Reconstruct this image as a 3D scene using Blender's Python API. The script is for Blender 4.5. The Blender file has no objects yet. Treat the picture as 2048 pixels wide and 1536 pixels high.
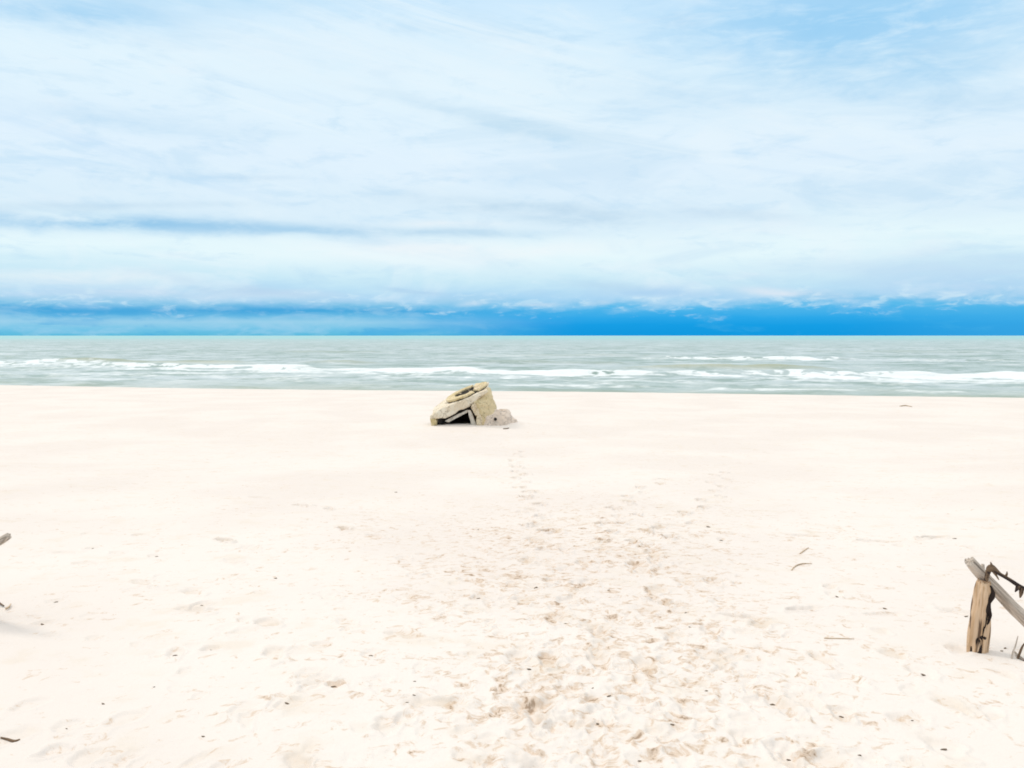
import bpy, bmesh, math, random
import numpy as np
from mathutils import Vector, Matrix, Euler
from mathutils import noise as mnoise

S = bpy.context.scene
R = math.radians
random.seed(7)
rng = np.random.RandomState(11)

# ------------------------------------------------------------------ camera
CAM_Z = 4.0
FPX = 1700.0                       # focal length in pixels of the 2048 px wide photograph
TILT = math.atan(97.0/FPX)
cd = bpy.data.cameras.new('camera')
cam = bpy.data.objects.new('camera', cd)
S.collection.objects.link(cam)
cam.location = (0, 0, CAM_Z)
cam.rotation_euler = (R(90)-TILT, 0, 0)
cd.sensor_width = 36.0
cd.lens = 36.0*FPX/2048.0
cd.clip_start = 0.1
cd.clip_end = 60000
S.camera = cam
S.view_settings.view_transform = 'Standard'
S.view_settings.look = 'None'
S.view_settings.gamma = 1.0
S.view_settings.exposure = 0.0
S.cycles.filter_width = 1.8

# ------------------------------------------------------------------ sun
SUN_EL, SUN_AZ = 44.0, -55.0       # azimuth from +Y, positive towards +X
sl = bpy.data.lights.new('sun', 'SUN')
sl.energy = 1.15
sl.angle = R(12)
sl.color = (1.0, 0.93, 0.84)
sun = bpy.data.objects.new('sun', sl)
S.collection.objects.link(sun)
sd = Vector((math.sin(R(SUN_AZ))*math.cos(R(SUN_EL)), math.cos(R(SUN_AZ))*math.cos(R(SUN_EL)), math.sin(R(SUN_EL))))
sun.rotation_euler = sd.to_track_quat('Z', 'Y').to_euler()
sun.location = (0, 0, 60)

# ------------------------------------------------------------------ world: cloudy sky
W = bpy.data.worlds.new('World')
S.world = W
W.use_nodes = True
nt = W.node_tree
nt.nodes.clear()

class NG:
    """tiny node expression helper"""
    def __init__(s, nt): s.nt = nt
    def put(s, sock, v):
        if v is None: return
        if hasattr(v, 'is_output'): s.nt.links.new(v, sock)
        else: sock.default_value = v
    def m(s, op, a=None, b=None, c=None, clamp=False):
        n = s.nt.nodes.new('ShaderNodeMath'); n.operation = op; n.use_clamp = clamp
        for i, v in enumerate((a, b, c)): s.put(n.inputs[i], v)
        return n.outputs[0]
    def vm(s, op, a=None, b=None):
        n = s.nt.nodes.new('ShaderNodeVectorMath'); n.operation = op
        s.put(n.inputs[0], a); s.put(n.inputs[1], b)
        return n.outputs[0]
    def xyz(s, x, y, z):
        n = s.nt.nodes.new('ShaderNodeCombineXYZ')
        for i, v in enumerate((x, y, z)): s.put(n.inputs[i], v)
        return n.outputs[0]
    def noise(s, vec, scale, detail=4.0, rough=0.55, dist=0.0, color=False):
        n = s.nt.nodes.new('ShaderNodeTexNoise')
        s.put(n.inputs['Vector'], vec)
        n.inputs['Scale'].default_value = scale; n.inputs['Detail'].default_value = detail
        n.inputs['Roughness'].default_value = rough; n.inputs['Distortion'].default_value = dist
        return n.outputs['Color' if color else 'Fac']
    def mix(s, f, a, b, mode='MIX'):
        n = s.nt.nodes.new('ShaderNodeMix'); n.data_type = 'RGBA'; n.blend_type = mode
        s.put(n.inputs[0], f); s.put(n.inputs[6], a); s.put(n.inputs[7], b)
        return n.outputs[2]
    def ramp(s, f, stops, interp='LINEAR'):
        n = s.nt.nodes.new('ShaderNodeValToRGB'); cr = n.color_ramp; cr.interpolation = interp
        while len(cr.elements) < len(stops): cr.elements.new(0.5)
        for e, (p, c) in zip(cr.elements, stops):
            e.position = p; e.color = (c[0], c[1], c[2], 1) if hasattr(c, '__len__') else (c, c, c, 1)
        s.put(n.inputs[0], f)
        return n.outputs[0]
    def ss(s, x, lo, hi):
        n = s.nt.nodes.new('ShaderNodeMapRange'); n.interpolation_type = 'SMOOTHSTEP'
        s.put(n.inputs[0], x); n.inputs[1].default_value = lo; n.inputs[2].default_value = hi
        return n.outputs[0]

def lin(r, g, b):
    f = lambda c: (c/12.92 if c <= 0.04045 else ((c+0.055)/1.055)**2.4)
    return (f(r/255), f(g/255), f(b/255), 1.0)

g = NG(nt)
tc = nt.nodes.new('ShaderNodeTexCoord').outputs['Generated']
sp = nt.nodes.new('ShaderNodeSeparateXYZ'); nt.links.new(tc, sp.inputs[0])
dx, dy, dz = sp.outputs
az = g.m('ARCTAN2', dx, dy)
hl = g.m('SQRT', g.m('ADD', g.m('MULTIPLY', dx, dx), g.m('MULTIPLY', dy, dy)))
t = g.m('DIVIDE', dz, g.m('MAXIMUM', hl, 0.02))          # tangent of the elevation
v1 = g.xyz(g.m('MULTIPLY', az, 3.0), g.m('MULTIPLY', t, 16.0), 1.3)
v2 = g.xyz(g.m('MULTIPLY', az, 7.0), g.m('MULTIPLY', t, 26.0), 5.1)
v3 = g.xyz(g.m('MULTIPLY', az, 16.0), g.m('MULTIPLY', t, 60.0), 9.7)
n1 = g.m('SUBTRACT', g.noise(v1, 1.0, 5, 0.55, 0.6), 0.5)
n2 = g.m('SUBTRACT', g.noise(v2, 1.0, 6, 0.6, 0.5), 0.5)
n3 = g.m('SUBTRACT', g.noise(v3, 1.0, 6, 0.62, 0.3), 0.5)
v4 = g.xyz(g.m('MULTIPLY', az, 40.0), g.m('MULTIPLY', t, 130.0), 3.3)
n4 = g.m('SUBTRACT', g.noise(v4, 1.0, 5, 0.6, 0.4), 0.5)
vd = g.xyz(g.m('ADD', g.m('MULTIPLY', az, 2.2), g.m('MULTIPLY', t, 3.0)), g.m('ADD', g.m('MULTIPLY', t, 17.0), g.m('MULTIPLY', az, 4.0)), 8.2)
nd = g.m('SUBTRACT', g.noise(vd, 1.0, 8, 0.62, 1.0), 0.5)
# high veil of cloud
upper = g.ramp(g.m('ADD', g.m('MULTIPLY', t, 2.0), g.m('MULTIPLY', n1, 0.16)), [
    (0.00, lin(160, 208, 240)), (0.08, lin(172, 216, 245)), (0.13, lin(202, 234, 248)),
    (0.19, lin(230, 249, 254)), (0.27, lin(220, 240, 252)), (0.40, lin(226, 243, 255)),
    (0.58, lin(226, 245, 255)), (0.72, lin(212, 238, 255)), (0.84, lin(198, 230, 254)), (1.0, lin(215, 238, 255))])
col = upper
# broad soft structure in the veil
str1 = g.ss(n1, 0.04, 0.22)
col = g.mix(g.m('MULTIPLY', str1, 0.40), col, lin(184, 218, 242))
str2 = g.ss(n2, 0.05, 0.30)
col = g.mix(g.m('MULTIPLY', str2, g.m('MULTIPLY', g.ss(t, 0.04, 0.12), 0.50)), col, lin(170, 214, 245))
col = g.mix(g.m('MULTIPLY', g.ss(n3, 0.03, 0.2), 0.26), col, lin(176, 216, 244))
v5 = g.xyz(g.m('MULTIPLY', az, 8.0), g.m('ADD', g.m('MULTIPLY', t, 19.0), g.m('MULTIPLY', az, 1.5)), 12.7)
n5 = g.m('SUBTRACT', g.noise(v5, 1.0, 8, 0.6, 0.5), 0.5)
col = g.mix(g.m('MULTIPLY', g.ss(n5, 0.02, 0.20), 0.34), col, lin(178, 216, 243))
col = g.mix(g.m('MULTIPLY', g.ss(n5, -0.02, -0.20), 0.40), col, lin(236, 248, 254))
strd = g.m('MULTIPLY', g.ss(nd, 0.02, 0.20), g.ss(t, 0.10, 0.20))
col = g.mix(g.m('MULTIPLY', strd, 0.36), col, lin(186, 220, 248))
strw = g.m('MULTIPLY', g.ss(nd, -0.03, -0.18), g.ss(t, 0.08, 0.18))
col = g.mix(g.m('MULTIPLY', strw, 0.55), col, lin(234, 248, 255))
str3 = g.ss(n2, -0.05, -0.30)
col = g.mix(g.m('MULTIPLY', str3, 0.45), col, lin(236, 245, 252))

def seg(px0, py0, px1, py1, wpx, strength, color, warp=1.0, soft=1.6):
    """a cloud streak between two directions"""
    global col
    def d(px, py):
        a = math.atan((px-1024)/FPX); return a, (671-py)/FPX*math.cos(a)
    a0, t0 = d(px0, py0); a1, t1 = d(px1, py1)
    k = (t1-t0)/(a1-a0)
    line = g.m('MULTIPLY_ADD', g.m('SUBTRACT', az, a0), k, t0)
    dd = g.m('DIVIDE', g.m('SUBTRACT', g.m('MULTIPLY_ADD', n2, 0.035*warp, t), line), wpx/FPX)
    gy = g.m('POWER', 2.718, g.m('MULTIPLY', g.m('MULTIPLY', dd, dd), -1.0))
    ac, hw = (a0+a1)/2, abs(a1-a0)/2
    da = g.m('DIVIDE', g.m('SUBTRACT', g.m('MULTIPLY_ADD', n1, 0.10*warp, az), ac), hw)
    ga = g.m('POWER', 2.718, g.m('MULTIPLY', g.m('POWER', g.m('ABSOLUTE', da), soft*2), -1.0))
    br = g.m('MULTIPLY_ADD', n3, 2.6, 0.85, clamp=True)
    f = g.m('MULTIPLY', g.m('MULTIPLY', gy, ga), g.m('MULTIPLY', br, strength), clamp=True)
    col = g.mix(f, col, color)

seg(1330, 60, 2120, 20, 95, 0.85, lin(150, 207, 245), 1.0, 1.2)
seg(1500, 160, 2000, 130, 40, 0.55, lin(160, 210, 243), 1.0, 1.2)
seg(1150, 190, 1600, 215, 40, 0.35, lin(188, 222, 246), 1.0, 1.2)
seg(-40, 10, 420, 60, 26, 0.75, lin(150, 206, 243), 0.8, 1.2)
seg(100, 5, 700, 20, 20, 0.45, lin(170, 216, 246), 0.8, 1.2)
seg(0, 215, 520, 275, 22, 0.45, lin(190, 222, 245), 0.8, 1.2)
seg(700, 180, 1200, 280, 12, 0.38, lin(184, 217, 240), 0.8, 1.2)
seg(950, 245, 1170, 285, 14, 0.45, lin(176, 213, 236), 0.6, 1.2)
seg(300, 80, 900, 150, 60, 0.6, lin(230, 245, 254), 1.0, 1.2)
seg(820, 400, 1300, 435, 15, 0.75, lin(190, 218, 238), 0.6, 1.2)
seg(1030, 438, 1270, 444, 11, 0.6, lin(184, 214, 236), 0.5, 1.6)
seg(1350, 425, 1590, 442, 11, 0.55, lin(196, 221, 240), 0.5, 1.2)
seg(380, 352, 620, 360, 6, 0.4, lin(190, 218, 240), 0.4, 1.2)
seg(-60, 438, 520, 455, 15, 0.9, lin(140, 196, 234), 0.35, 1.6)
seg(350, 452, 800, 467, 11, 0.8, lin(160, 205, 236), 0.35, 1.4)
seg(700, 462, 1120, 470, 9, 0.6, lin(178, 212, 236), 0.35, 1.4)
seg(-100, 418, 500, 412, 7, 0.5, lin(190, 218, 238), 0.4, 1.2)
seg(780, 448, 1000, 452, 7, 0.6, lin(240, 246, 250), 0.4, 1.2)
seg(600, 505, 1250, 500, 18, 0.7, lin(243, 249, 252), 0.6, 1.2)
seg(1700, 565, 2250, 560, 40, 0.7, lin(186, 217, 243), 0.6, 1.2)
seg(1200, 585, 1500, 590, 14, 0.7, lin(168, 208, 242), 0.8, 1.2)
seg(1500, 540, 2100, 525, 22, 0.4, lin(204, 227, 246), 0.8, 1.2)
seg(-60, 560, 330, 560, 14, 0.6, lin(238, 245, 249), 0.5, 1.2)
seg(-60, 588, 700, 592, 9, 0.5, lin(206, 225, 243), 0.6, 1.6)
seg(330, 560, 640, 600, 12, 0.6, lin(184, 212, 238), 0.9, 1.2)
seg(760, 570, 900, 585, 9, 0.6, lin(170, 207, 238), 0.9, 1.2)
seg(1130, 560, 1330, 575, 9, 0.45, lin(180, 212, 238), 0.9, 1.2)

# low dark blue cloud bank over the horizon, ragged upper edge
edge = g.m('ADD', g.m('ADD', g.m('MULTIPLY', n3, 0.048), g.m('MULTIPLY', n2, 0.022)), g.m('MULTIPLY', n4, 0.024))
tb = g.m('ADD', t, edge)
# the bank stands a little higher towards the right
tb = g.m('SUBTRACT', tb, g.m('MULTIPLY', g.ss(az, -0.1, 0.45), 0.0035))
bank = g.m('SUBTRACT', 1.0, g.ss(tb, 0.023, 0.049))
puff = g.m('MULTIPLY', g.ss(n4, 0.02, 0.16), g.m('MULTIPLY', g.ss(tb, 0.022, 0.032), g.m('SUBTRACT', 1.0, g.ss(tb, 0.045, 0.060))))
right = g.ss(g.m('MULTIPLY_ADD', n1, 0.15, az), -0.22, 0.10)
lowL = g.ramp(g.m('MULTIPLY', g.m('ADD', t, g.m('MULTIPLY', n2, 0.006)), 20.0), [
    (0.0, lin(88, 186, 222)), (0.12, lin(112, 196, 232)), (0.30, lin(150, 208, 236)), (0.44, lin(106, 188, 230)),
    (0.55, lin(66, 168, 222)), (0.68, lin(112, 190, 230)), (0.85, lin(176, 214, 238)), (1.0, lin(200, 224, 240))])
lowR = g.ramp(g.m('MULTIPLY', g.m('ADD', t, g.m('MULTIPLY', n2, 0.010)), 20.0), [
    (0.0, lin(0, 152, 224)), (0.25, lin(6, 158, 230)), (0.42, lin(38, 168, 234)), (0.68, lin(84, 186, 236)),
    (0.85, lin(140, 202, 238)), (1.0, lin(176, 216, 242))])
low = g.mix(right, lowL, lowR)
far = g.m('MULTIPLY', g.ss(az, 0.34, 0.55), 0.3)
low = g.mix(far, low, lin(90, 184, 232))
low = g.mix(g.m('MULTIPLY', g.m('MULTIPLY', g.ss(n3, 0.0, 0.16), g.m('SUBTRACT', 1.0, right)), 0.5), low, lin(60, 166, 222))
low = g.mix(g.m('MULTIPLY', g.m('MULTIPLY', g.ss(n3, 0.0, -0.18), g.m('SUBTRACT', 1.0, right)), 0.45), low, lin(168, 213, 240))
col = g.mix(bank, col, low)
col = g.mix(g.m('MULTIPLY', puff, 0.34), col, lin(220, 242, 250))
col = g.mix(g.m('MULTIPLY', g.m('MULTIPLY', g.ss(n3, 0.02, 0.18), g.m('SUBTRACT', 1.0, g.ss(t, 0.02, 0.04))), 0.35), col, lin(70, 178, 232))
def seg2(*a, **k): seg(*a, **k)
seg(-60, 622, 340, 622, 7, 0.9, lin(62, 166, 222), 0.3, 2.0)
seg(410, 618, 610, 622, 8, 0.9, lin(56, 164, 222), 0.3, 1.6)
seg(-40, 642, 430, 644, 6, 0.55, lin(150, 206, 236), 0.3, 1.6)
seg(915, 606, 965, 606, 6, 0.9, lin(214, 232, 246), 0.5, 1.2)
seg(1030, 612, 1110, 609, 4, 0.7, lin(196, 222, 242), 0.5, 1.2)
seg(1170, 608, 1230, 606, 5, 0.6, lin(190, 220, 242), 0.5, 1.2)
seg(1480, 580, 1680, 596, 8, 0.9, lin(222, 234, 246), 0.4, 1.4)
seg(1280, 612, 1350, 612, 6, 0.45, lin(160, 208, 240), 0.5, 1.2)
seg(1410, 612, 1470, 610, 5, 0.45, lin(170, 212, 242), 0.5, 1.2)

sky = nt.nodes.new('ShaderNodeTexSky')
sky.sky_type = 'NISHITA'; sky.sun_disc = False
sky.sun_elevation = R(SUN_EL); sky.sun_rotation = R(SUN_AZ)
sky.air_density = 1.0; sky.dust_density = 1.0
cloud = g.vm('SCALE', col, None); cloud.node.inputs['Scale'].default_value = 10.0
# overcast: brightest overhead, hidden blue sky shines faintly through
zen = g.m('MULTIPLY_ADD', g.ss(t, 0.45, 2.0), 0.78, 1.0)
cz = nt.nodes.new('ShaderNodeVectorMath'); cz.operation = 'SCALE'
nt.links.new(g.mix(g.ss(t, 0.45, 1.6), cloud, (9.6, 9.05, 8.3, 1)), cz.inputs[0]); nt.links.new(zen, cz.inputs['Scale'])
final = g.mix(0.985, sky.outputs[0], cz.outputs[0])
bg = nt.nodes.new('ShaderNodeBackground'); bg.inputs['Strength'].default_value = 0.1
nt.links.new(final, bg.inputs['Color'])
wo = nt.nodes.new('ShaderNodeOutputWorld'); nt.links.new(bg.outputs[0], wo.inputs['Surface'])

# ------------------------------------------------------------------ helpers
def tag(o, label=None, cat=None, group=None, kind=None):
    if label: o['label'] = label
    if cat: o['category'] = cat
    if group: o['group'] = group
    if kind: o['kind'] = kind
    return o

def link(name, me, mat=None, parent=None):
    o = bpy.data.objects.new(name, me)
    S.collection.objects.link(o)
    if mat: me.materials.append(mat)
    if parent: o.parent = parent
    return o

def empty(name, loc):
    o = bpy.data.objects.new(name, None); S.collection.objects.link(o)
    o.location = loc; o.empty_display_size = 0.2
    return o

def newmat(name):
    m = bpy.data.materials.new(name); m.use_nodes = True
    n = m.node_tree; b = n.nodes['Principled BSDF']
    return m, NG(n), b

def hash01(ix, iy, seed):
    h = (ix.astype(np.int64)*374761393 + iy.astype(np.int64)*668265263 + seed*974711) & 0xFFFFFFFF
    h = ((h ^ (h >> 13))*1274126177) & 0xFFFFFFFF
    h = (h ^ (h >> 16)) & 0xFFFFFFFF
    return h.astype(np.float64)/4294967295.0

def vnoise(x, y, seed=0):
    xi = np.floor(x); yi = np.floor(y); fx = x-xi; fy = y-yi
    fx = fx*fx*fx*(fx*(fx*6-15)+10); fy = fy*fy*fy*(fy*(fy*6-15)+10)
    a = hash01(xi, yi, seed); b = hash01(xi+1, yi, seed); c = hash01(xi, yi+1, seed); d = hash01(xi+1, yi+1, seed)
    return (a*(1-fx)+b*fx)*(1-fy)+(c*(1-fx)+d*fx)*fy - 0.5

def fbm(x, y, octv=4, seed=0, gain=0.5):
    s = 0; a = 1.0
    for k in range(octv):
        ca, sa = math.cos(0.7*k+0.3), math.sin(0.7*k+0.3)
        s = s + a*vnoise((x*ca-y*sa)*2**k+17*k, (x*sa+y*ca)*2**k-9*k, seed+k); a *= gain
    return s

def sstep(x, lo, hi):
    u = np.clip((x-lo)/(hi-lo), 0, 1); return u*u*(3-2*u)

def grid_mesh(name, X, Y, Z, attrs=None):
    nr, nc = X.shape
    me = bpy.data.meshes.new(name)
    co = np.stack([X, Y, Z], -1).reshape(-1, 3).astype(np.float32)
    me.vertices.add(nr*nc); me.vertices.foreach_set('co', co.ravel())
    i = np.arange(nr*nc).reshape(nr, nc)
    q = np.stack([i[:-1, :-1], i[:-1, 1:], i[1:, 1:], i[1:, :-1]], -1).reshape(-1, 4)
    nq = len(q)
    me.loops.add(nq*4); me.loops.foreach_set('vertex_index', q.ravel().astype(np.int32))
    me.polygons.add(nq)
    me.polygons.foreach_set('loop_start', (np.arange(nq)*4).astype(np.int32))
    me.polygons.foreach_set('use_smooth', np.ones(nq, dtype=bool))
    me.update(calc_edges=True)
    for k, v in (attrs or {}).items():
        a = me.attributes.new(k, 'FLOAT', 'POINT')
        a.data.foreach_set('value', v.ravel().astype(np.float32))
    return me

# ------------------------------------------------------------------ shape of the land
PY = np.array([-60, -20, 0, 3, 5, 10, 18, 28])
PZ = np.array([2.9, 2.6, 2.4, 2.32, 2.2, 1.85, 1.3, 1.0])
def shore(x):
    x = np.asarray(x, float)
    xc = np.clip(x, -300, 300)
    return 60.6 - 0.203*xc + 0.9*np.sin(x/7.3+1.0)*0.5 + 1.1*np.sin(x/17.0)*0.6
def land(x, y):
    x = np.asarray(x, float); y = np.asarray(y, float)
    sh = shore(x)
    yc = sh*0.955                                  # crest of the berm
    near = np.interp(y, PY, PZ)
    crest = 0.19
    mid = 1.0 - (1.0-crest)*(y-28)/(yc-28)
    past = np.maximum(crest - (y-yc)*0.13, -3.0)
    z = np.where(y < 28, near, np.where(y < yc, mid, past))
    # soften the join and add gentle swells of sand
    k = sstep(y, 40, 58)
    z = z + 0.10*fbm(x/5.5, y/5.5, 3, 3)*(1-k)*sstep(y, -2, 9)*0.8 + 0.03*fbm(x/1.7, y/1.7, 2, 8)*(1-k)
    # dune shoulders left and right of the path
    z = z + 0.5*sstep(np.abs(x), 4.0, 14.0)*(1-sstep(y, 6, 22))
    return z

ct, st = math.cos(TILT), math.sin(TILT)
def at(px, py):
    """where the sight line through a photo pixel meets the sand"""
    a = (px-1024)/FPX; b = (768-py)/FPX
    d = np.array([a, ct+b*st, -st+b*ct])
    lo, hi = 1.0, 80.0
    s = np.linspace(1.5, 75, 4000)
    zz = CAM_Z + s*d[2]/d[1] - land(s*a/d[1], s)
    i = int(np.argmax(zz < 0)) if (zz < 0).any() else len(s)-1
    y = s[i]
    x = y*a/d[1]
    return Vector((x, y, float(land(x, y))))

# footprints: (x, y, heading, length, width, depth)
prints = []
def fp(x, y, h, L=0.15, Wd=0.07, D=0.035): prints.append((x, y, h, L, Wd, D))
def fpx(px, py, h=None, L=0.15, Wd=0.065, D=0.035):
    D *= 0.34; L *= 0.75; Wd *= 0.85
    p = at(px, py); fp(p.x, p.y, random.uniform(-0.6, 0.6) if h is None else h, L, Wd, D)
def trail(pts, step=0.62, D=0.03, jit=0.07, skip=0.0):
    w = [at(*p) for p in pts]
    side = 1; carry = 0
    for a, b in zip(w[:-1], w[1:]):
        d = (b-a); d.z = 0; Ld = d.length; d.normalize(); n = Vector((-d.y, d.x, 0))
        s = carry
        while s < Ld:
            q = a + d*s + n*side*0.09
            if random.random() >= skip:
                fp(q.x+random.uniform(-jit, jit), q.y+random.uniform(-jit, jit),
                   math.atan2(d.x, d.y)+random.uniform(-.25, .25), random.uniform(.13, .16), random.uniform(.05, .07), 0.50*D*random.uniform(.5, 1.25)*(2.6 if q.y > 8 else 1))
            side = -side; s += step*random.uniform(.85, 1.15)
        carry = s-Ld
trail([(1290, 1530), (1180, 1250), (1075, 1050), (1060, 985), (1030, 935), (1040, 900)], D=0.04)
trail([(1100, 1530), (1060, 1250), (1070, 1060), (1050, 970), (1030, 920)], D=0.04)
trail([(1010, 1530), (1120, 1300), (1160, 1180), (1245, 1000), (1290, 975), (1330, 960), (1390, 955)], D=0.04)
trail([(1600, 1530), (1400, 1250), (1300, 1120), (1250, 1040), (1240, 1000)], D=0.04)
trail([(1330, 1530), (1290, 1150), (1320, 1080), (1400, 1010), (1430, 985), (1440, 940)], D=0.035)
trail([(1330, 1210), (1500, 1225), (1620, 1228), (1700, 1222), (1780, 1220), (1870, 1222), (1935, 1232)], step=.5, D=0.05)
trail([(1310, 1050), (1420, 1062), (1500, 1068), (1650, 1075), (1800, 1080), (1910, 1078)], step=.7, D=0.035)
trail([(1150, 1536), (900, 1330), (620, 1190), (540, 1160), (460, 1080), (330, 1060)], D=0.035, skip=.15)
trail([(900, 1400), (640, 1375), (530, 1260), (400, 1215), (300, 1130), (120, 1110)], D=0.04, skip=.2)
trail([(1000, 1200), (820, 1130), (690, 1050), (620, 1010), (480, 990)], D=0.03, skip=.3)
trail([(1700, 1536), (1560, 1400), (1480, 1240), (1400, 1130)], D=0.045)
for px, py in [(110,1203),(403,1210),(422,1221),(85,1247),(350,1309),(423,1298),(667,1367),(575,1407),(133,1457),(15,1478),
               (110,1505),(170,1520),(600,1530),(808,1435),(742,1309),(1157,1440),(1185,1400),(1355,1435),(1355,1450),(1465,1407),
               (1590,1355),(1545,1400),(1680,1425),(1825,1442),(1888,1497),(1720,1510),(1580,1500),(1848,1348),(1620,1484),
               (1443,1080),(1660,1173),(1670,1190),(1800,1092),(1945,1095),(957,1058),(957,1194),(1072,1173),(1265,1135),
               (277,1070),(185,1096),(235,1105),(313,1112),(486,1262),(485,1240),(640,1290),(590,1300),(630,1360),(620,1372),(780,1448),
               (1920,1300),(1700,1362),(1640,1315),(1900,1410),(1980,1425),(2010,1350),(1790,1310),(250,1440),(60,1410),(1820,1380)]:
    fpx(px, py, None, random.uniform(.09, .16), random.uniform(.05, .08), random.uniform(.025, .05))
# the trodden middle of the path
for i in range(420):
    u = random.random()**0.8
    py = 1545 - u*480
    c = 1215 - 110*u + random.gauss(0, 1)*(240 - 60*u)
    if 560 < c < 1800 and py > 1050: fpx(c, py, random.gauss(0, .5), random.uniform(.04, .12), random.uniform(.025, .065), random.uniform(.008, .03))
for i in range(70):
    fpx(random.uniform(40, 2020), random.uniform(1060, 1540), None, random.uniform(.05, .13), random.uniform(.035, .06), random.uniform(.01, .03))

# ------------------------------------------------------------------ beach sheet
def rows(y0, y1, ratio):
    n = int(math.log(y1/y0)/ratio); return y0*np.exp(np.linspace(0, 1, n)*math.log(y1/y0))
ry = np.concatenate([np.array([-90, -60, -40, -25, -15, -9, -5, -2, 0, 1.0, 1.5, 1.9]), rows(2.2, 12, 0.0030), rows(12.05, 30, 0.0045), rows(30.15, 90, 0.008), np.array([100, 140.])])
NC = 960
u = np.linspace(-1, 1, NC)
out = np.array([1.06, 1.15, 1.3, 1.5, 1.8, 2.3, 3, 4, 6, 9, 14, 22, 40])
UU = np.concatenate([-out[::-1], u, out])
hw = 0.66*np.clip(ry, 2.2, None) + 0.5
X = UU[None, :]*hw[:, None]
Xfar = np.sign(UU)*np.maximum(np.abs(UU), 0)*60
Y = np.repeat(ry[:, None], len(UU), 1)
Z = land(X, Y)
dist = np.zeros_like(Z)
fine = 1-sstep(Y, 14, 30)
Z += 0.006*fbm(X/0.35, Y/0.35, 3, 21)*fine
def stamp(x, y, h, L, Wd, D):
    Rr = L*2.4
    i0, i1 = np.searchsorted(ry, [y-Rr, y+Rr])
    if i1-i0 < 2: return
    wmid = 0.66*max(y, 2.2)+0.5
    j0, j1 = np.searchsorted(UU, [(x-Rr)/wmid-0.12, (x+Rr)/wmid+0.12])
    if j1-j0 < 2: return
    xs = X[i0:i1, j0:j1]-x; ys = Y[i0:i1, j0:j1]-y
    a = xs*math.sin(h)+ys*math.cos(h); b = xs*math.cos(h)-ys*math.sin(h)
    sd = int(abs(x*1000+y*333)) % 9973
    wob = 1 + 0.55*fbm((X[i0:i1, j0:j1])/0.07, (Y[i0:i1, j0:j1])/0.07, 2, sd)
    taper = 1 + 0.18*np.sin(a/L*2.2)
    r = np.sqrt((a/L)**2+(b/(Wd*taper))**2)*wob
    pit = -D*(1-sstep(r, 0.55, 1.12))
    # sand pressed under the heel and the ball of the foot
    pit += D*0.3*np.exp(-((a/L)/0.25)**2)*(r < 1)*(1-r).clip(0)
    # a kicked up rim, higher on the heel side
    rim = D*0.45*np.exp(-((r-1.28)/0.22)**2)*(0.7-0.4*np.sign(a)*np.minimum(1, np.abs(a)/L))
    Z[i0:i1, j0:j1] += pit + rim
    dist[i0:i1, j0:j1] = np.maximum(dist[i0:i1, j0:j1], np.exp(-(r/1.1)**4)*min(1, D/0.04))
for p in prints: stamp(*p)
# a wheel-like soft furrow and sand drifted against the wreck
wreck = at(950, 857)
WX, WY = wreck.x, wreck.y
d2 = ((X-WX)/2.6)**2+((Y-WY-0.6)/1.6)**2
Z += 0.10*np.exp(-d2*1.3)
d3 = ((X-WX-1.45)/0.75)**2+((Y-WY-0.85)/0.7)**2
Z += 0.12*np.exp(-d3*1.2)
# roughness of churned sand along the path
chc = 0.35 + 0.02*Y
churn = np.exp(-((X-chc*1.0)/(0.55+0.20*Y))**2)*(1-sstep(Y, 8, 14))
patch = np.clip(0.5+1.6*fbm(X/0.9, Y/0.9, 3, 58), 0, 1)
Z += churn*patch*0.006*fbm(X/0.07, Y/0.07, 3, 55)
Z -= churn*patch*0.032*np.clip(fbm(X/0.12, Y/0.10, 4, 66, .6)-0.22, 0, 1)

m_sand, gs, b = newmat('dry_sand')
obj_tc = gs.nt.nodes.new('ShaderNodeTexCoord').outputs['Object']
at_d = gs.nt.nodes.new('ShaderNodeAttribute'); at_d.attribute_name = 'trodden'
nA = gs.noise(obj_tc, 0.35, 4, 0.5)
nB = gs.noise(obj_tc, 3.0, 5, 0.6)
nC = gs.noise(obj_tc, 260, 2, 0.5)
c = gs.mix(gs.ss(nA, 0.35, 0.65), (0.728, 0.656, 0.605, 1), (0.765, 0.700, 0.648, 1))
c = gs.mix(gs.m('MULTIPLY', gs.ss(nB, 0.52, 0.72), 0.45), c, (0.70, 0.61, 0.51, 1))
c = gs.mix(gs.m('MULTIPLY', gs.m('MULTIPLY', at_d.outputs['Fac'], gs.ss(nB, 0.35, 0.65)), 0.65), c, (0.55, 0.43, 0.31, 1))
c = gs.mix(gs.m('MULTIPLY', gs.ss(nC, 0.62, 0.74), 0.30), c, (0.42, 0.34, 0.26, 1))
# organic grit and damp crumbs kicked up by feet
at_c = gs.nt.nodes.new('ShaderNodeAttribute'); at_c.attribute_name = 'churn'
nG = gs.noise(obj_tc, 11.0, 6, 0.72, 0.8); nP = gs.noise(obj_tc, 1.6, 4, 0.6)
gm = gs.m('ADD', gs.m('MULTIPLY', at_c.outputs['Fac'], 0.085), gs.m('MULTIPLY', gs.m('SUBTRACT', nP, 0.5), 0.20))
gv = gs.m('ADD', nG, gs.m('ADD', gm, gs.m('MULTIPLY', at_d.outputs['Fac'], 0.05)))
c = gs.mix(gs.m('MULTIPLY', gs.ss(gv, 0.58, 0.685), 0.55), c, (0.56, 0.39, 0.25, 1))
c = gs.mix(gs.m('MULTIPLY', gs.ss(gv, 0.685, 0.75), 0.7), c, (0.26, 0.165, 0.10, 1))
gs.put(b.inputs['Base Color'], c)
b.inputs['Roughness'].default_value = 0.95
b.inputs['Specular IOR Level'].default_value = 0.15
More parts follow.
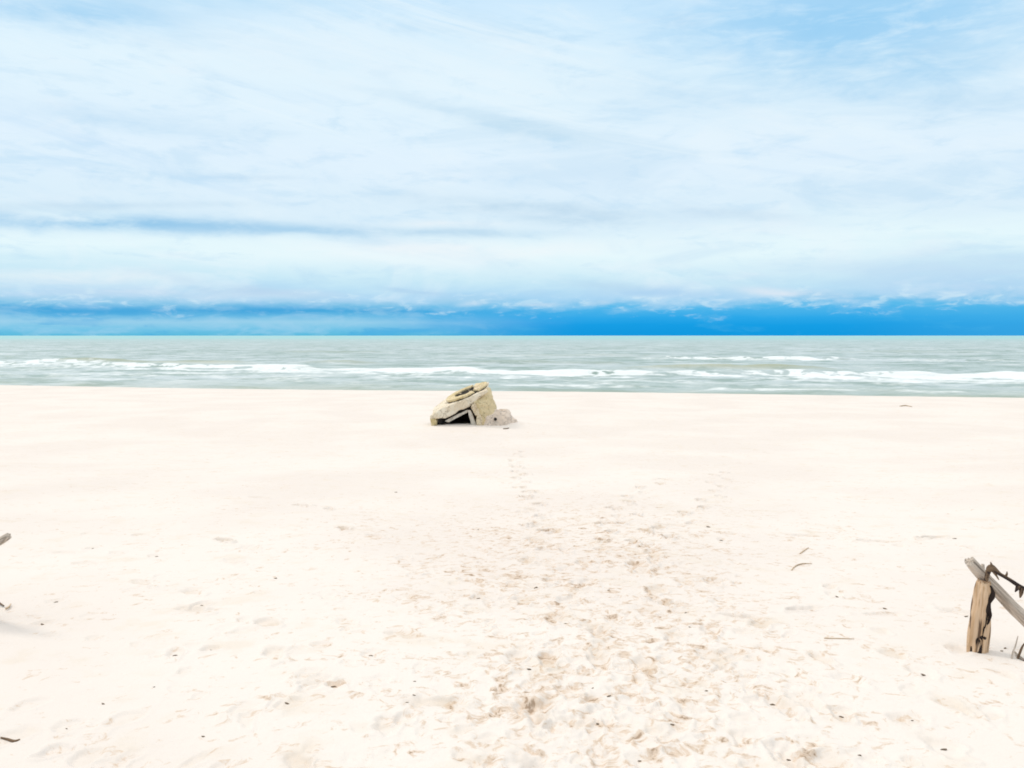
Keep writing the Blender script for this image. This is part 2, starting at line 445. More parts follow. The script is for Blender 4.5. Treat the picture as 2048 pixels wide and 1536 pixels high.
bp = gs.nt.nodes.new('ShaderNodeBump'); bp.inputs['Strength'].default_value = 0.35; bp.inputs['Distance'].default_value = 0.01
gs.put(bp.inputs['Height'], gs.m('ADD', gs.noise(obj_tc, 45, 4, 0.6), gs.m('MULTIPLY', nC, 0.3)))
gs.put(b.inputs['Normal'], bp.outputs[0])
beach = link('beach', grid_mesh('beach', X, Y, Z, {'trodden': dist, 'churn': churn}), m_sand)
tag(beach, kind='structure')

# exact height of the finished sand
from mathutils.bvhtree import BVHTree
def sand_z(x, y):
    i = np.searchsorted(ry, y); i = int(np.clip(i, 1, len(ry)-1))
    j = int(np.clip(np.searchsorted(X[i], x), 1, X.shape[1]-1))
    return float(max(Z[i, j], Z[i-1, j-1], Z[i, j-1], Z[i-1, j])*0.5 + min(Z[i, j], Z[i-1, j-1])*0.5)

# ------------------------------------------------------------------ sea
sy = np.concatenate([np.array([40, 44, 47.]), rows(48, 330, 0.0022), rows(333, 1500, 0.012), np.array([1700, 2200, 3000, 4500, 7000, 12000, 20000, 30000.])])
NS = 900
us = np.linspace(-1, 1, NS)
outs = np.array([1.05, 1.12, 1.25, 1.45, 1.8, 2.4, 3.5])
SU = np.concatenate([-outs[::-1], us, outs])
SX = SU[None, :]*(0.66*sy+1)[:, None]
SY = np.repeat(sy[:, None], len(SU), 1)
q = SY + 0.26*SX                                   # distance seawards along the wave fronts
amp = (1-sstep(SY, 200, 420))
SZ = 0.18*fbm(SX/4, q/1.6, 3, 31)*amp + 0.10*fbm(SX/14, q/4.0, 2, 37)*(1-sstep(SY, 350, 1500))*sstep(SY, 62, 80)
foam = np.zeros_like(SZ); stir = np.zeros_like(SZ)
fn = fbm(SX/3.0, q/2.4, 5, 71, 0.62)
fn3 = fbm(SX/0.9, q/0.9, 3, 83, 0.6)
fn2 = fbm(SX/11.0, q/5.0, 4, 77, 0.6)
def breaker(y0, k, h, wid, x0, x1, trail_len, fo, seed, wob=1.5, st=0.0, curve=0.0):
    """a wave front: steep landward face, foam spilling towards the beach"""
    global SZ, foam, stir
    yc = y0 + k*SX + curve*SX**2 + wob*fbm(SX/9.0, SX*0, 3, seed)*2
    lat = sstep(SX, x0-5, x0+4)*(1-sstep(SX, x1-4, x1+5))*np.clip(0.9+0.7*fbm(SX/7.0, SX*0+3, 3, seed+5), 0.35, 1.2)
    d = SY-yc                                      # positive to seaward
    shape = np.where(d > 0, np.exp(-(d/(wid*2.6))**2), np.exp(-(d/wid)**2))
    SZ += h*lat*shape
    front = np.exp(-((d+wid*0.5)/(wid*0.9))**2)
    tr = sstep(-d, -0.6, 0.5)*np.exp(-np.clip(-d, 0, None)/trail_len)
    foam = np.maximum(foam, fo*lat*np.clip(front*(0.74+1.7*fn+0.8*fn3) + tr*(0.74+1.9*fn+0.7*fn2+0.8*fn3), 0, 1))
    stir = np.maximum(stir, st*lat*np.exp(-((d-wid*0.2)/(wid*1.2))**2))
#        y0     k      h    wid  x0   x1   trail fo  seed
breaker(95.0, -0.25, 0.42, 1.4, -120, -24, 13.0, 1.05, 101, 1.2, .0, 0.0012)
breaker(92.0, -0.24, 0.42, 1.1, -30, -2, 11.0, 1.0, 103, 1.2)
breaker(89, -0.16, 0.45, 1.3, -7, 60, 10, 1.1, 107, 1.0)
breaker(112.0, -0.18, 0.35, 1.3, -95, -58, 10.0, 1.05, 109, 1.2)
breaker(149.0, -0.12, 0.40, 1.4, 21, 36, 4, 0.9, 111, 1.5)
breaker(146.0, -0.12, 0.45, 1.4, 36, 56, 4, 1.0, 113, 1.5)
breaker(140.0, -0.10, 0.35, 1.4, 58, 80, 4, 0.6, 117, 1.5)
# swells standing up before they break: turned up sand colours them
breaker(117.0, -0.10, 0.50, 1.5, -68, -40, 3, 0.05, 121, 1.0, 1.0)
breaker(117.0, -0.20, 0.45, 1.5, -30, -20, 3, 0.05, 123, 1.0, 0.7)
breaker(104.0, -0.10, 0.45, 1.5, 16, 36, 3, 0.10, 125, 1.0, 1.0)
breaker(122.0, -0.20, 0.40, 1.6, -8, 16, 3, 0.08, 127, 1.0, 0.3)
breaker(190.0, -0.20, 0.35, 2.2, -55, -30, 3, 0.03, 129, 1.0, 0.3)
breaker(210.0, -0.10, 0.35, 2.2, 70, 110, 3, 0.03, 131, 1.0, 0.2)
breaker(165.0, -0.10, 0.35, 2.2, -10, 30, 3, 0.03, 133, 1.0, 0.25)
# small surf inside the bar
sh_s = shore(SX)
for k, (off, x0, x1, fo) in enumerate([(9, -45, -12, .55), (6, -6, 12, .6), (11, 4, 26, .75), (5, 14, 40, .7), (14, -30, 4, .5), (15, 24, 50, .6), (3.0, -20, 0, .4)]):
    yc = sh_s+off+1.2*fbm(SX/6.0, SX*0+k, 3, 140+k)
    lat = sstep(SX, x0-3, x0+3)*(1-sstep(SX, x1-3, x1+3))*np.clip(.6+1.3*fbm(SX/5.0, SX*0+k, 3, 150+k), 0, 1)
    d = SY-yc
    SZ += 0.14*lat*np.where(d > 0, np.exp(-(d/1.6)**2), np.exp(-(d/.6)**2))
    foam = np.maximum(foam, fo*lat*np.exp(-((d+.2)/1.0)**2)*np.clip(.9+1.3*fn, 0, 1))
lace = np.exp(-((SY-sh_s-22)/12.0)**2)*np.clip(0.36+1.5*fn2+1.4*fn+0.8*fn3, 0, 1)*0.62
foam = np.maximum(foam, lace)
# scattered whitecap flecks farther out
fleck = np.clip(fbm(SX/9.0, q/3.0, 4, 91, .6)-0.55, 0, 1)*3*sstep(SY, 110, 150)*(1-sstep(SY, 300, 420))
foam = np.clip(np.maximum(foam, fleck*0.6), 0, 1)
stir = np.clip(np.maximum(stir, 0.45*np.exp(-((SY-sh_s)/7.0)**2)*(0.6+fn2)), 0, 1)
SZ = SZ*sstep(SY, sh_s-4, sh_s+3) + 0.03*foam

m_sea, gw, b = newmat('sea_water')
oc = gw.nt.nodes.new('ShaderNodeTexCoord').outputs['Object']
af = gw.nt.nodes.new('ShaderNodeAttribute'); af.attribute_name = 'foam'
ast = gw.nt.nodes.new('ShaderNodeAttribute'); ast.attribute_name = 'stirred'
mp = gw.nt.nodes.new('ShaderNodeMapping'); gw.put(mp.inputs['Vector'], oc)
mp.inputs['Rotation'].default_value = (0, 0, R(14)); mp.inputs['Scale'].default_value = (0.35, 1.0, 1.0)
wv = mp.outputs[0]
w1 = gw.noise(wv, 0.05, 5, 0.6); w2 = gw.noise(wv, 0.6, 5, 0.65); w3 = gw.noise(wv, 2.2, 4, 0.6)
c = gw.mix(gw.ss(w1, 0.38, 0.62), (0.37, 0.45, 0.44, 1), (0.48, 0.545, 0.56, 1))
mp2 = gw.nt.nodes.new('ShaderNodeMapping'); gw.put(mp2.inputs['Vector'], oc)
mp2.inputs['Rotation'].default_value = (0, 0, R(10)); mp2.inputs['Scale'].default_value = (0.10, 0.16, 1.0)
w5 = gw.noise(mp2.outputs[0], 1.0, 6, 0.68, 0.6)
c = gw.mix(gw.m('MULTIPLY', gw.ss(w2, 0.5, 0.72), 0.5), c, (0.24, 0.34, 0.30, 1))
c = gw.mix(gw.m('MULTIPLY', gw.ss(w5, 0.48, 0.60), 0.72), c, (0.20, 0.29, 0.25, 1))
c = gw.mix(gw.m('MULTIPLY', gw.ss(w5, 0.46, 0.36), 0.6), c, (0.62, 0.66, 0.66, 1))
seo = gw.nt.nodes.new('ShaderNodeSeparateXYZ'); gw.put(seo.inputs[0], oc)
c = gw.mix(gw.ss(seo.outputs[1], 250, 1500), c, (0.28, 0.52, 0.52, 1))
c = gw.mix(gw.m('MULTIPLY', ast.outputs['Fac'], 0.75), c, (0.36, 0.36, 0.20, 1))
fm = gw.m('ADD', af.outputs['Fac'], gw.m('MULTIPLY', gw.m('SUBTRACT', w3, 0.5), 1.5))
fmask = gw.m('MULTIPLY', gw.m('MULTIPLY', gw.ss(fm, 0.10, 0.95), gw.ss(af.outputs['Fac'], 0.02, 0.15)), 0.92)
wb = gw.nt.nodes.new('ShaderNodeBump'); wb.inputs['Strength'].default_value = 0.9; wb.inputs['Distance'].default_value = 0.35
gw.put(wb.inputs['Height'], gw.m('ADD', w2, gw.m('MULTIPLY', w3, 0.35)))
gw.put(b.inputs['Base Color'], gw.mix(fmask, c, (0.80, 0.83, 0.84, 1)))
gw.put(b.inputs['Roughness'], gw.m('MULTIPLY_ADD', fmask, 0.45, 0.42))
b.inputs['IOR'].default_value = 1.33
gw.put(b.inputs['Specular IOR Level'], gw.m('MULTIPLY_ADD', fmask, -0.4, 0.5))
gw.put(b.inputs['Normal'], wb.outputs[0])
sea = link('sea', grid_mesh('sea', SX, SY, SZ, {'foam': foam, 'stirred': stir}), m_sea)
tag(sea, kind='structure')

# ------------------------------------------------------------------ materials for things
def concrete(name, base, stain, dark, amt=0.5, rustle=0.3, scale=1.0):
    m, q_, b = newmat(name)
    o = q_.nt.nodes.new('ShaderNodeTexCoord').outputs['Object']
    a1 = q_.noise(o, 2.2*scale, 6, 0.62, 0.5); a2 = q_.noise(o, 9*scale, 6, 0.65); a3 = q_.noise(o, 55*scale, 3, 0.6)
    c = q_.mix(q_.m('MULTIPLY', q_.ss(a1, 0.42, 0.64), amt), base, stain)
    c = q_.mix(q_.m('MULTIPLY', q_.ss(a2, 0.56, 0.72), rustle), c, dark)
    c = q_.mix(q_.m('MULTIPLY', q_.ss(a3, 0.58, 0.70), 0.35), c, dark)
    vo = q_.nt.nodes.new('ShaderNodeTexVoronoi'); vo.feature = 'DISTANCE_TO_EDGE'; vo.inputs['Scale'].default_value = 2.3
    q_.put(vo.inputs['Vector'], q_.vm('ADD', o, q_.noise(o, 3.0, 4, 0.6, color=True)))
    c = q_.mix(q_.m('MULTIPLY', q_.m('SUBTRACT', 1.0, q_.ss(vo.outputs['Distance'], 0.0, 0.035)), 0.75), c, dark)
    q_.put(b.inputs['Base Color'], c); b.inputs['Roughness'].default_value = 0.92
    b.inputs['Specular IOR Level'].default_value = 0.2
    bp = q_.nt.nodes.new('ShaderNodeBump'); bp.inputs['Strength'].default_value = 0.7; bp.inputs['Distance'].default_value = 0.03
    q_.put(bp.inputs['Height'], q_.m('ADD', a2, q_.m('MULTIPLY', a3, 0.4))); q_.put(b.inputs['Normal'], bp.outputs[0])
    return m
M_con = concrete('pale_concrete', (0.74, 0.62, 0.45, 1), (0.56, 0.41, 0.23, 1), (0.20, 0.13, 0.06, 1), 0.6, 0.5)
M_slab = concrete('bleached_concrete', (0.82, 0.73, 0.59, 1), (0.60, 0.44, 0.26, 1), (0.20, 0.13, 0.06, 1), 0.45, 0.4)
M_moss = concrete('stained_concrete', (0.72, 0.59, 0.37, 1), (0.50, 0.38, 0.17, 1), (0.20, 0.15, 0.07, 1), 0.7, 0.45)
M_rub = concrete('grey_concrete', (0.76, 0.64, 0.54, 1), (0.62, 0.50, 0.40, 1), (0.18, 0.14, 0.12, 1), 0.6, 0.3)
M_shade = concrete('painted_shade_concrete', (0.03, 0.024, 0.02, 1), (0.018, 0.014, 0.012, 1), (0.01, 0.008, 0.008, 1), 0.6, 0.4)  # near-black colour stands in for shade in the opening, joint, gap and hole
M_rim = concrete('chalky_concrete', (0.66, 0.60, 0.52, 1), (0.58, 0.50, 0.40, 1), (0.2, 0.15, 0.1, 1), 0.5, 0.2)

def wood(name, base, dark, crack, cmin=0.56):
    m, q_, b = newmat(name)
    o = q_.nt.nodes.new('ShaderNodeTexCoord').outputs['Object']
    mp = q_.nt.nodes.new('ShaderNodeMapping'); q_.put(mp.inputs['Vector'], o); mp.inputs['Scale'].default_value = (1, 1, 0.07)
    a1 = q_.noise(mp.outputs[0], 60, 5, 0.6, 0.4); a2 = q_.noise(mp.outputs[0], 22, 4, 0.6, 0.8)
    c = q_.mix(q_.m('MULTIPLY', q_.ss(a1, 0.40, 0.65), 0.75), base, dark)
    c = q_.mix(q_.m('MULTIPLY', q_.ss(a2, cmin, cmin+0.07), 0.9), c, crack)
    q_.put(b.inputs['Base Color'], c); b.inputs['Roughness'].default_value = 0.85
    b.inputs['Specular IOR Level'].default_value = 0.2
    bp = q_.nt.nodes.new('ShaderNodeBump'); bp.inputs['Strength'].default_value = 0.8; bp.inputs['Distance'].default_value = 0.006
    q_.put(bp.inputs['Height'], a1); q_.put(b.inputs['Normal'], bp.outputs[0])
    return m
M_brown = wood('weathered_brown_wood', (0.68, 0.48, 0.32, 1), (0.44, 0.26, 0.13, 1), (0.09, 0.05, 0.03, 1), 0.55)
M_grey = wood('bleached_grey_wood', (0.60, 0.51, 0.43, 1), (0.22, 0.175, 0.135, 1), (0.10, 0.085, 0.07, 1), 0.58)
M_char = wood('rotted_dark_wood', (0.035, 0.022, 0.018, 1), (0.015, 0.01, 0.008, 1), (0.09, 0.05, 0.035, 1), 0.60)
M_branch = wood('dark_brown_branch_wood', (0.20, 0.13, 0.08, 1), (0.07, 0.045, 0.03, 1), (0.03, 0.02, 0.02, 1), 0.50)
M_bark = wood('bark', (0.28, 0.21, 0.15, 1), (0.15, 0.11, 0.08, 1), (0.06, 0.045, 0.03, 1), 0.58)
M_weed = wood('dry_weed', (0.60, 0.46, 0.32, 1), (0.44, 0.31, 0.20, 1), (0.05, 0.04, 0.02, 1), 0.55)

# ------------------------------------------------------------------ the concrete wreck
def block(name, pts, mat, parent, vox=0.03, rough=0.02, sc=3.0, seed=0, hole=None, chip=0.0):
    """convex solid through the points, worn by remeshing and noise"""
    bm = bmesh.new()
    for p in pts: bm.verts.new(p)
    bmesh.ops.convex_hull(bm, input=bm.verts)
    loose = [v for v in bm.verts if not v.link_faces]
    bmesh.ops.delete(bm, geom=loose, context='VERTS')
    bmesh.ops.recalc_face_normals(bm, faces=bm.faces)
    me = bpy.data.meshes.new(name); bm.to_mesh(me); bm.free()
    return wear(name, me, mat, parent, vox, rough, sc, seed, chip)
def wear(name, me, mat, parent, vox, rough, sc, seed, chip=0.0):
    tmp = bpy.data.objects.new('tmp', me); S.collection.objects.link(tmp)
    md = tmp.modifiers.new('r', 'REMESH'); md.mode = 'VOXEL'; md.voxel_size = vox; md.use_smooth_shade = True; md.adaptivity = 0.0
    dg = bpy.context.evaluated_depsgraph_get(); dg.update()
    me2 = bpy.data.meshes.new_from_object(tmp.evaluated_get(dg))
    bpy.data.objects.remove(tmp)
    me2.name = name
    bm = bmesh.new(); bm.from_mesh(me2)
    bmesh.ops.smooth_vert(bm, verts=bm.verts, factor=0.25, use_axis_x=True, use_axis_y=True, use_axis_z=True)
    bm.normal_update()
    for v in bm.verts:
        p = v.co + Vector((seed*3.1, seed*1.7, -seed))
        n = mnoise.fractal(p*sc, 0.9, 2.1, 5)
        d = rough*n
        if chip:
            cc = mnoise.noise(p*sc*0.9 + Vector((9, 2, 4)))
            if cc > 0.25: d -= chip*(cc-0.25)*2
        v.co += v.normal*d
    for f in bm.faces: f.smooth = True
    bm.to_mesh(me2); bm.free()
    me2.materials.clear()
    return link(name, me2, mat, parent)

K = 0.00257*WY/28.0
def zp(X_, Y_, dep=0.0):          # front elevation of the wreck, x to the right, z up, y away from the viewer
    return Vector(((X_-1050)*K, dep, (795-Y_)*K))
base_z = float(land(WX, WY))+0.0
wpos = Vector((at(944, 856).x, at(944, 856).y, 0)); wpos.z = float(land(wpos.x, wpos.y))+0.02
bunker = empty('concrete_ruin', wpos)
tag(bunker, 'broken concrete bunker piece with a round raised ring, tilted in the sand by the sea', 'bunker ruin')
# local axes of the tilted cap
ang = math.atan2(220, 540)
U = Vector((math.cos(ang), 0.0, math.sin(ang)))
Vv = Vector((0, math.cos(R(8)), math.sin(R(8))))
N = U.cross(Vv); N.normalize()
if N.z < 0: N = -N
Vv = N.cross(U).normalized()
C0 = zp(968, 402, 0.80)
def cap(u_, v_, w_): return C0 + U*u_ + Vv*v_ + N*w_
front = [(500, 662), (560, 612), (640, 556), (1060, 380), (1242, 308), (1255, 340), (1090, 466), (1020, 522), (700, 684), (520, 690)]
block('cap_slab', [zp(a, b_, 0.08) for a, b_ in front] + [zp(a+8, b_-78, 1.5) for a, b_ in front] + [zp(900, 455, 0.02), zp(1000, 500, 0.03)], M_slab, bunker, 0.022, 0.022, 3.2, 1, chip=0.04)
def annulus(name, r0, r1, w0, w1, mat, parent, uc=0.0, vc=0.0, n=72, gaps=(), seed=2, rough=0.012):
    """flat ring lying on the cap, broken open where the gaps are"""
    bm = bmesh.new(); secs = []
    for k in range(n):
        a = 2*math.pi*k/n
        wv_ = 0.016*math.sin(3*a+seed)+0.010*math.sin(7*a)
        secs.append((a, [bm.verts.new(cap(uc+math.cos(a)*(r+wv_), vc+math.sin(a)*(r+wv_), w)) for (r, w) in ((r0, w0), (r1, w0), (r1, w1), (r0, w1))]))
    for k in range(n):
        a, A = secs[k]; _, B = secs[(k+1) % n]
        if any(g0 < math.degrees(a) < g1 for g0, g1 in gaps): continue
        for i in range(4):
            bm.faces.new((A[i], A[(i+1) % 4], B[(i+1) % 4], B[i]))
    bmesh.ops.holes_fill(bm, edges=[e for e in bm.edges if e.is_boundary], sides=8)
    bmesh.ops.delete(bm, geom=[v for v in bm.verts if not v.link_faces], context='VERTS')
    bmesh.ops.recalc_face_normals(bm, faces=bm.faces)
    me = bpy.data.meshes.new(name); bm.to_mesh(me); bm.free()
    return wear(name, me, mat, parent, 0.016, rough, 6.0, seed, 0.025)
def disc(r, w0, w1, uc=0.03, vc=0.0): return [cap(uc+math.cos(a)*r, vc+math.sin(a)*r, w) for a in np.linspace(0, 6.1, 22) for w in (w0, w1)]
block('joint_shadow_gap', disc(0.70, -0.06, 0.085), M_shade, bunker, 0.02, 0.008, 4, 3)
annulus('raised_ring', 0.42, 0.73, 0.08, 0.15, M_moss, bunker, 0.03, 0.0, gaps=((58, 66), (292, 302)))
block('ring_filling', disc(0.46, 0.0, 0.07), M_con, bunker, 0.02, 0.03, 5, 4)
block('broken_crown', [cap(u_, v_, w) for (u_, v_) in ((0.34, -0.46), (0.30, 0.0), (0.34, 0.46), (0.60, 0.30), (0.66, 0.0), (0.60, -0.32)) for w in (0.10, 0.15)], M_con, bunker, 0.018, 0.03, 5, 17, chip=0.03)

# second thinner lintel under the cap, and the jamb: pale broken edges round the opening
block('lintel', [zp(X_, Y_, d) for d in (0.16, 1.35) for (X_, Y_) in ((690, 722), (745, 690), (985, 572), (1010, 588), (985, 610), (745, 735))], M_rim, bunker, 0.018, 0.012, 6, 6)
block('gap_shade', [zp(X_, Y_, d) for d in (0.24, 1.35) for (X_, Y_) in ((680, 700), (1030, 520), (1060, 560), (1000, 590), (740, 715))], M_shade, bunker, 0.022, 0.015, 5, 7)  # solid black block painted as the shade between cap and lintel
block('jamb', [zp(X_, Y_, d) for d in (0.08, 1.3) for (X_, Y_) in ((992, 570), (1032, 575), (1120, 800), (1075, 830), (1045, 800))], M_rim, bunker, 0.02, 0.014, 5, 8)
block('left_footing', [zp(X_, Y_, d) for d in (0.08, 0.55) for (X_, Y_) in ((500, 680), (575, 684), (590, 725), (580, 845), (530, 845))], M_moss, bunker, 0.022, 0.025, 5, 9)
block('added_dark_floor', [zp(560, 784, .12), zp(1070, 784, .12), zp(560, 733, 1.4), zp(1070, 733, 1.4), zp(560, 850, .12), zp(1070, 850, .12), zp(560, 850, 1.4), zp(1070, 850, 1.4)], M_shade, bunker, 0.03, 0.02, 4, 19)  # added slab over the pale sand, its black paints the pit's shade
block('back_wall', [zp(X_, Y_, d) for d in (1.25, 1.5) for (X_, Y_) in ((520, 700), (700, 650), (1040, 540), (1100, 850), (520, 850))], M_shade, bunker, 0.04, 0.02, 4, 10)
# pedestal wall on the right: stepped, leaning, lichen coloured
block('pedestal', [zp(1085, 470, 0.05), zp(1245, 285, 0.2), zp(1275, 330, 0.4), zp(1310, 430, 0.35), zp(1345, 560, 0.3), zp(1380, 850, 0.25),
                   zp(1130, 860, 0.0), zp(1100, 600, 0.05), zp(1085, 470, 1.4), zp(1280, 320, 1.3), zp(1400, 850, 1.5), zp(1100, 850, 1.5)],
      M_moss, bunker, 0.026, 0.055, 2.6, 11, chip=0.08)
block('broken_step', [zp(X_, Y_, d) for d in (-0.06, 0.5) for (X_, Y_) in ((1050, 500), (1090, 470), (1130, 560), (1150, 640), (1100, 640), (1060, 590), (1035, 540))], M_con, bunker, 0.02, 0.03, 4.5, 12, chip=0.04)
block('broken_step', [zp(X_, Y_, d) for d in (-0.05, 0.5) for (X_, Y_) in ((1110, 640), (1160, 620), (1185, 720), (1180, 850), (1125, 850), (1105, 720))], M_con, bunker, 0.02, 0.025, 4.5, 13, chip=0.04)
# grey toppled mass at the right foot
mass = []
for (X_, Y_, d) in [(1180, 640, .25), (1230, 600, .3), (1300, 565, .4), (1400, 572, .5), (1500, 590, .5), (1560, 610, .55), (1600, 680, .5), (1650, 760, .55), (1680, 860, .6),
                    (1180, 860, .0), (1300, 860, -.18), (1450, 860, -.15), (1600, 860, .1), (1250, 700, .02), (1400, 680, .08), (1520, 700, .1),
                    (1250, 600, 1.2), (1500, 620, 1.2), (1650, 850, 1.2), (1200, 850, 1.3)]:
    mass.append(zp(X_, Y_, d))
mo = block('toppled_mass', mass, M_rub, bunker, 0.03, 0.05, 2.8, 14, chip=0.10)
block('hole_shade', [zp(1352+17*math.cos(a)+5*math.cos(3*a), 690+20*math.sin(a), d) for a in np.linspace(0, 6, 10) for d in (-0.045, 0.2)], M_shade, mo, 0.012, 0.006, 8, 15)  # black plug painted as the shade in a hole

# ------------------------------------------------------------------ wooden pieces
def limb(name, pts, rad, mat, parent=None, seg=14, seed=0, rough=0.12, knots=0, jag=0.0, origin=None, split=None, sub=5):
    """a log or branch through points with radii, in its own space; grooved and uneven like drift wood"""
    origin = origin or Vector(pts[0])
    P = [Vector(p)-origin for p in pts]
    rot = (P[-1]-P[0]).to_track_quat('Z', 'Y'); inv = rot.inverted(); P = [inv @ p for p in P]
    # resample
    Q, RR = [], []
    for i in range(len(P)-1):
        for k in range(sub):
            f = k/sub
            p0 = P[max(i-1, 0)]; p1 = P[i]; p2 = P[i+1]; p3 = P[min(i+2, len(P)-1)]
            Q.append(0.5*((2*p1)+(p2-p0)*f+(2*p0-5*p1+4*p2-p3)*f*f+(3*p1-p0-3*p2+p3)*f**3)); RR.append(rad[i]*(1-f)+rad[i+1]*f)
    Q.append(P[-1]); RR.append(rad[-1])
    bm = bmesh.new(); rings = []
    up = (inv @ Vector((0.2, -1, 0.1))).normalized()
    for i, (c_, r_) in enumerate(zip(Q, RR)):
        tdir = (Q[min(i+1, len(Q)-1)]-Q[max(i-1, 0)]).normalized()
        xx = tdir.cross(up).normalized(); yy = xx.cross(tdir).normalized()
        ring = []
        for k in range(seg):
            a = 2*math.pi*k/seg
            gr = mnoise.noise(Vector((math.cos(a)*1.8+seed, math.sin(a)*1.8, i*0.10+seed)))*rough*2
            gr += mnoise.noise(Vector((math.cos(a)*5+seed, math.sin(a)*5, i*0.08)))*rough
            rr = r_*(1+gr)
            if split:
                da = (a-split[0]+math.pi) % (2*math.pi)-math.pi
                da -= split[3]*math.sin(i*0.35)
                rr *= 1-split[2]*math.exp(-(da/split[1])**2)
            off = Vector((0, 0, 0))
            if i in (0, len(Q)-1) and jag: off = tdir*(mnoise.noise(Vector((k*0.9, seed, i)))*jag)*(1 if i else -1)
            ring.append(bm.verts.new(c_+xx*math.cos(a)*rr+yy*math.sin(a)*rr+off))
        rings.append(ring)
    for A, B in zip(rings[:-1], rings[1:]):
        for k in range(seg):
            f = bm.faces.new((A[k], A[(k+1) % seg], B[(k+1) % seg], B[k])); f.smooth = True
    for ring, s_ in ((rings[0], 0), (rings[-1], 1)):
        cc = sum((v.co for v in ring), Vector())/seg
        cv = bm.verts.new(cc)
        for k in range(seg): bm.faces.new((ring[k], ring[(k+1) % seg], cv))
    bmesh.ops.recalc_face_normals(bm, faces=bm.faces)
    me = bpy.data.meshes.new(name); bm.to_mesh(me); bm.free()
    o = link(name, me, mat, parent)
    o.location = (0, 0, 0) if parent else origin
    o.rotation_mode = 'QUATERNION'; o.rotation_quaternion = rot
    return o

def ray(px, py, y):
    """point on the sight line of a photo pixel at depth y"""
    a = (px-1024)/FPX; b_ = (768-py)/FPX
    d = Vector((a, ct+b_*st, -st+b_*ct)); return Vector((0, 0, CAM_Z)) + d*(y/d.y)

# brown split stake
pb = at(1952, 1302); PYd = pb.y
stake = empty('wooden_stake', pb)
tag(stake, 'short upright brown stake with a black split down its side, planted in sand', 'stake')
sp_ = [ray(1949, 1345, PYd), ray(1953, 1300, PYd), ray(1957, 1262, PYd), ray(1962, 1215, PYd), ray(1965, 1180, PYd), ray(1967, 1163, PYd)]
mpx = PYd/FPX
o = limb('shaft', [p-pb for p in sp_], [18*mpx, 18*mpx, 17.5*mpx, 16.5*mpx, 15.5*mpx, 12*mpx], M_brown, stake, 40, 3, 0.16, jag=0.03, origin=Vector((0, 0, 0)), sub=7)
# rotted wood filling the split, sitting a little proud of the shaft
for pts, rr, sd_ in (([(1974, 1168), (1978, 1182), (1976, 1192), (1971, 1202), (1968, 1214), (1971, 1226), (1968, 1240), (1966, 1246)], [1, 4.5, 6, 4, 7.5, 6.5, 4.5, 1], 9),
                     ([(1966, 1240), (1961, 1249), (1957, 1254), (1958, 1264), (1957, 1270), (1959, 1282)], [1, 3.5, 4.5, 2.5, 5.5, .8], 10),
                     ([(1951, 1268), (1949, 1276), (1950, 1290), (1948, 1306)], [.8, 3.5, 4.5, 6], 12),
                     ([(1938, 1290), (1938, 1306)], [1, 3], 13)):
    dk = [ray(a_, b_, PYd)-pb+Vector((0, -13.5*mpx*math.sqrt(max(0.05, 1-((a_-(1966-(b_-1165)*0.11))/17.0)**2)), 0)) for a_, b_ in pts]
    limb('rotten_split', dk, [x_*mpx for x_ in rr], M_char, stake, 18, sd_, 0.5, origin=Vector((0, 0, 0)), sub=4)
# bleached log leaning across the stake top
lg0 = ray(1938, 1122, PYd+0.02)
log = limb('leaning_log', [lg0, ray(1965, 1151, PYd+.04), ray(1995, 1182, PYd+.06), ray(2030, 1218, PYd+.08), ray(2075, 1262, PYd+.1), ray(2130, 1320, PYd+.14)],
           [10*mpx, 11.5*mpx, 11.5*mpx, 12.5*mpx, 13*mpx, 13*mpx], M_grey, None, 24, 5, 0.14, jag=0.02, sub=7)
tag(log, 'bleached grey log leaning diagonally over the top of the brown stake', 'log')
# slim pale stick upright behind the stake
stick = limb('pale_stick', [ray(1966, 1200, PYd+0.10), ray(1966, 1165, PYd+0.085), ray(1965, 1138, PYd+.08), ray(1966, 1128, PYd+0.08)],
             [4.5*mpx, 5*mpx, 4.5*mpx, 3*mpx], M_grey, None, 12, 12, 0.12)
tag(stick, 'slim pale stick standing upright behind the stake top', 'stick')
# dark crooked branch with thorns
br = empty('crooked_branch', ray(1980, 1150, PYd-0.03))
tag(br, 'dark crooked branch with short spurs, hooked over the leaning grey log', 'branch')
bo = br.location.copy()
limb('main_stem', [ray(1972, 1162, PYd-.03)-bo, ray(1976, 1145, PYd-.04)-bo, ray(1983, 1136, PYd-.05)-bo, ray(2000, 1148, PYd-.05)-bo, ray(2020, 1160, PYd-.04)-bo, ray(2042, 1174, PYd-.04)-bo, ray(2075, 1190, PYd-.02)-bo, ray(2110, 1215, PYd+.02)-bo],
     [3.2*mpx, 4.5*mpx, 6.5*mpx, 3.8*mpx, 3.4*mpx, 4.0*mpx, 4*mpx, 3*mpx], M_branch, br, 12, 21, 0.2, origin=Vector((0, 0, 0)), sub=6)
for (p0, p1, r_) in [((1983, 1136), (1981, 1124), 3), ((2036, 1172), (2030, 1184), 4.5), ((2043, 1176), (2040, 1196), 5), ((2012, 1152), (2014, 1143), 2.5), ((1985, 1142), (1998, 1160), 2.6)]:
    limb('spur', [ray(*p0, PYd-.045)-bo, ray((p0[0]+p1[0])/2+1, (p0[1]+p1[1])/2, PYd-.05)-bo, ray(*p1, PYd-.055)-bo], [r_*mpx, r_*.8*mpx, .8*mpx], M_branch, br, 8, p0[0] % 17, 0.15, origin=Vector((0, 0, 0)), sub=3)
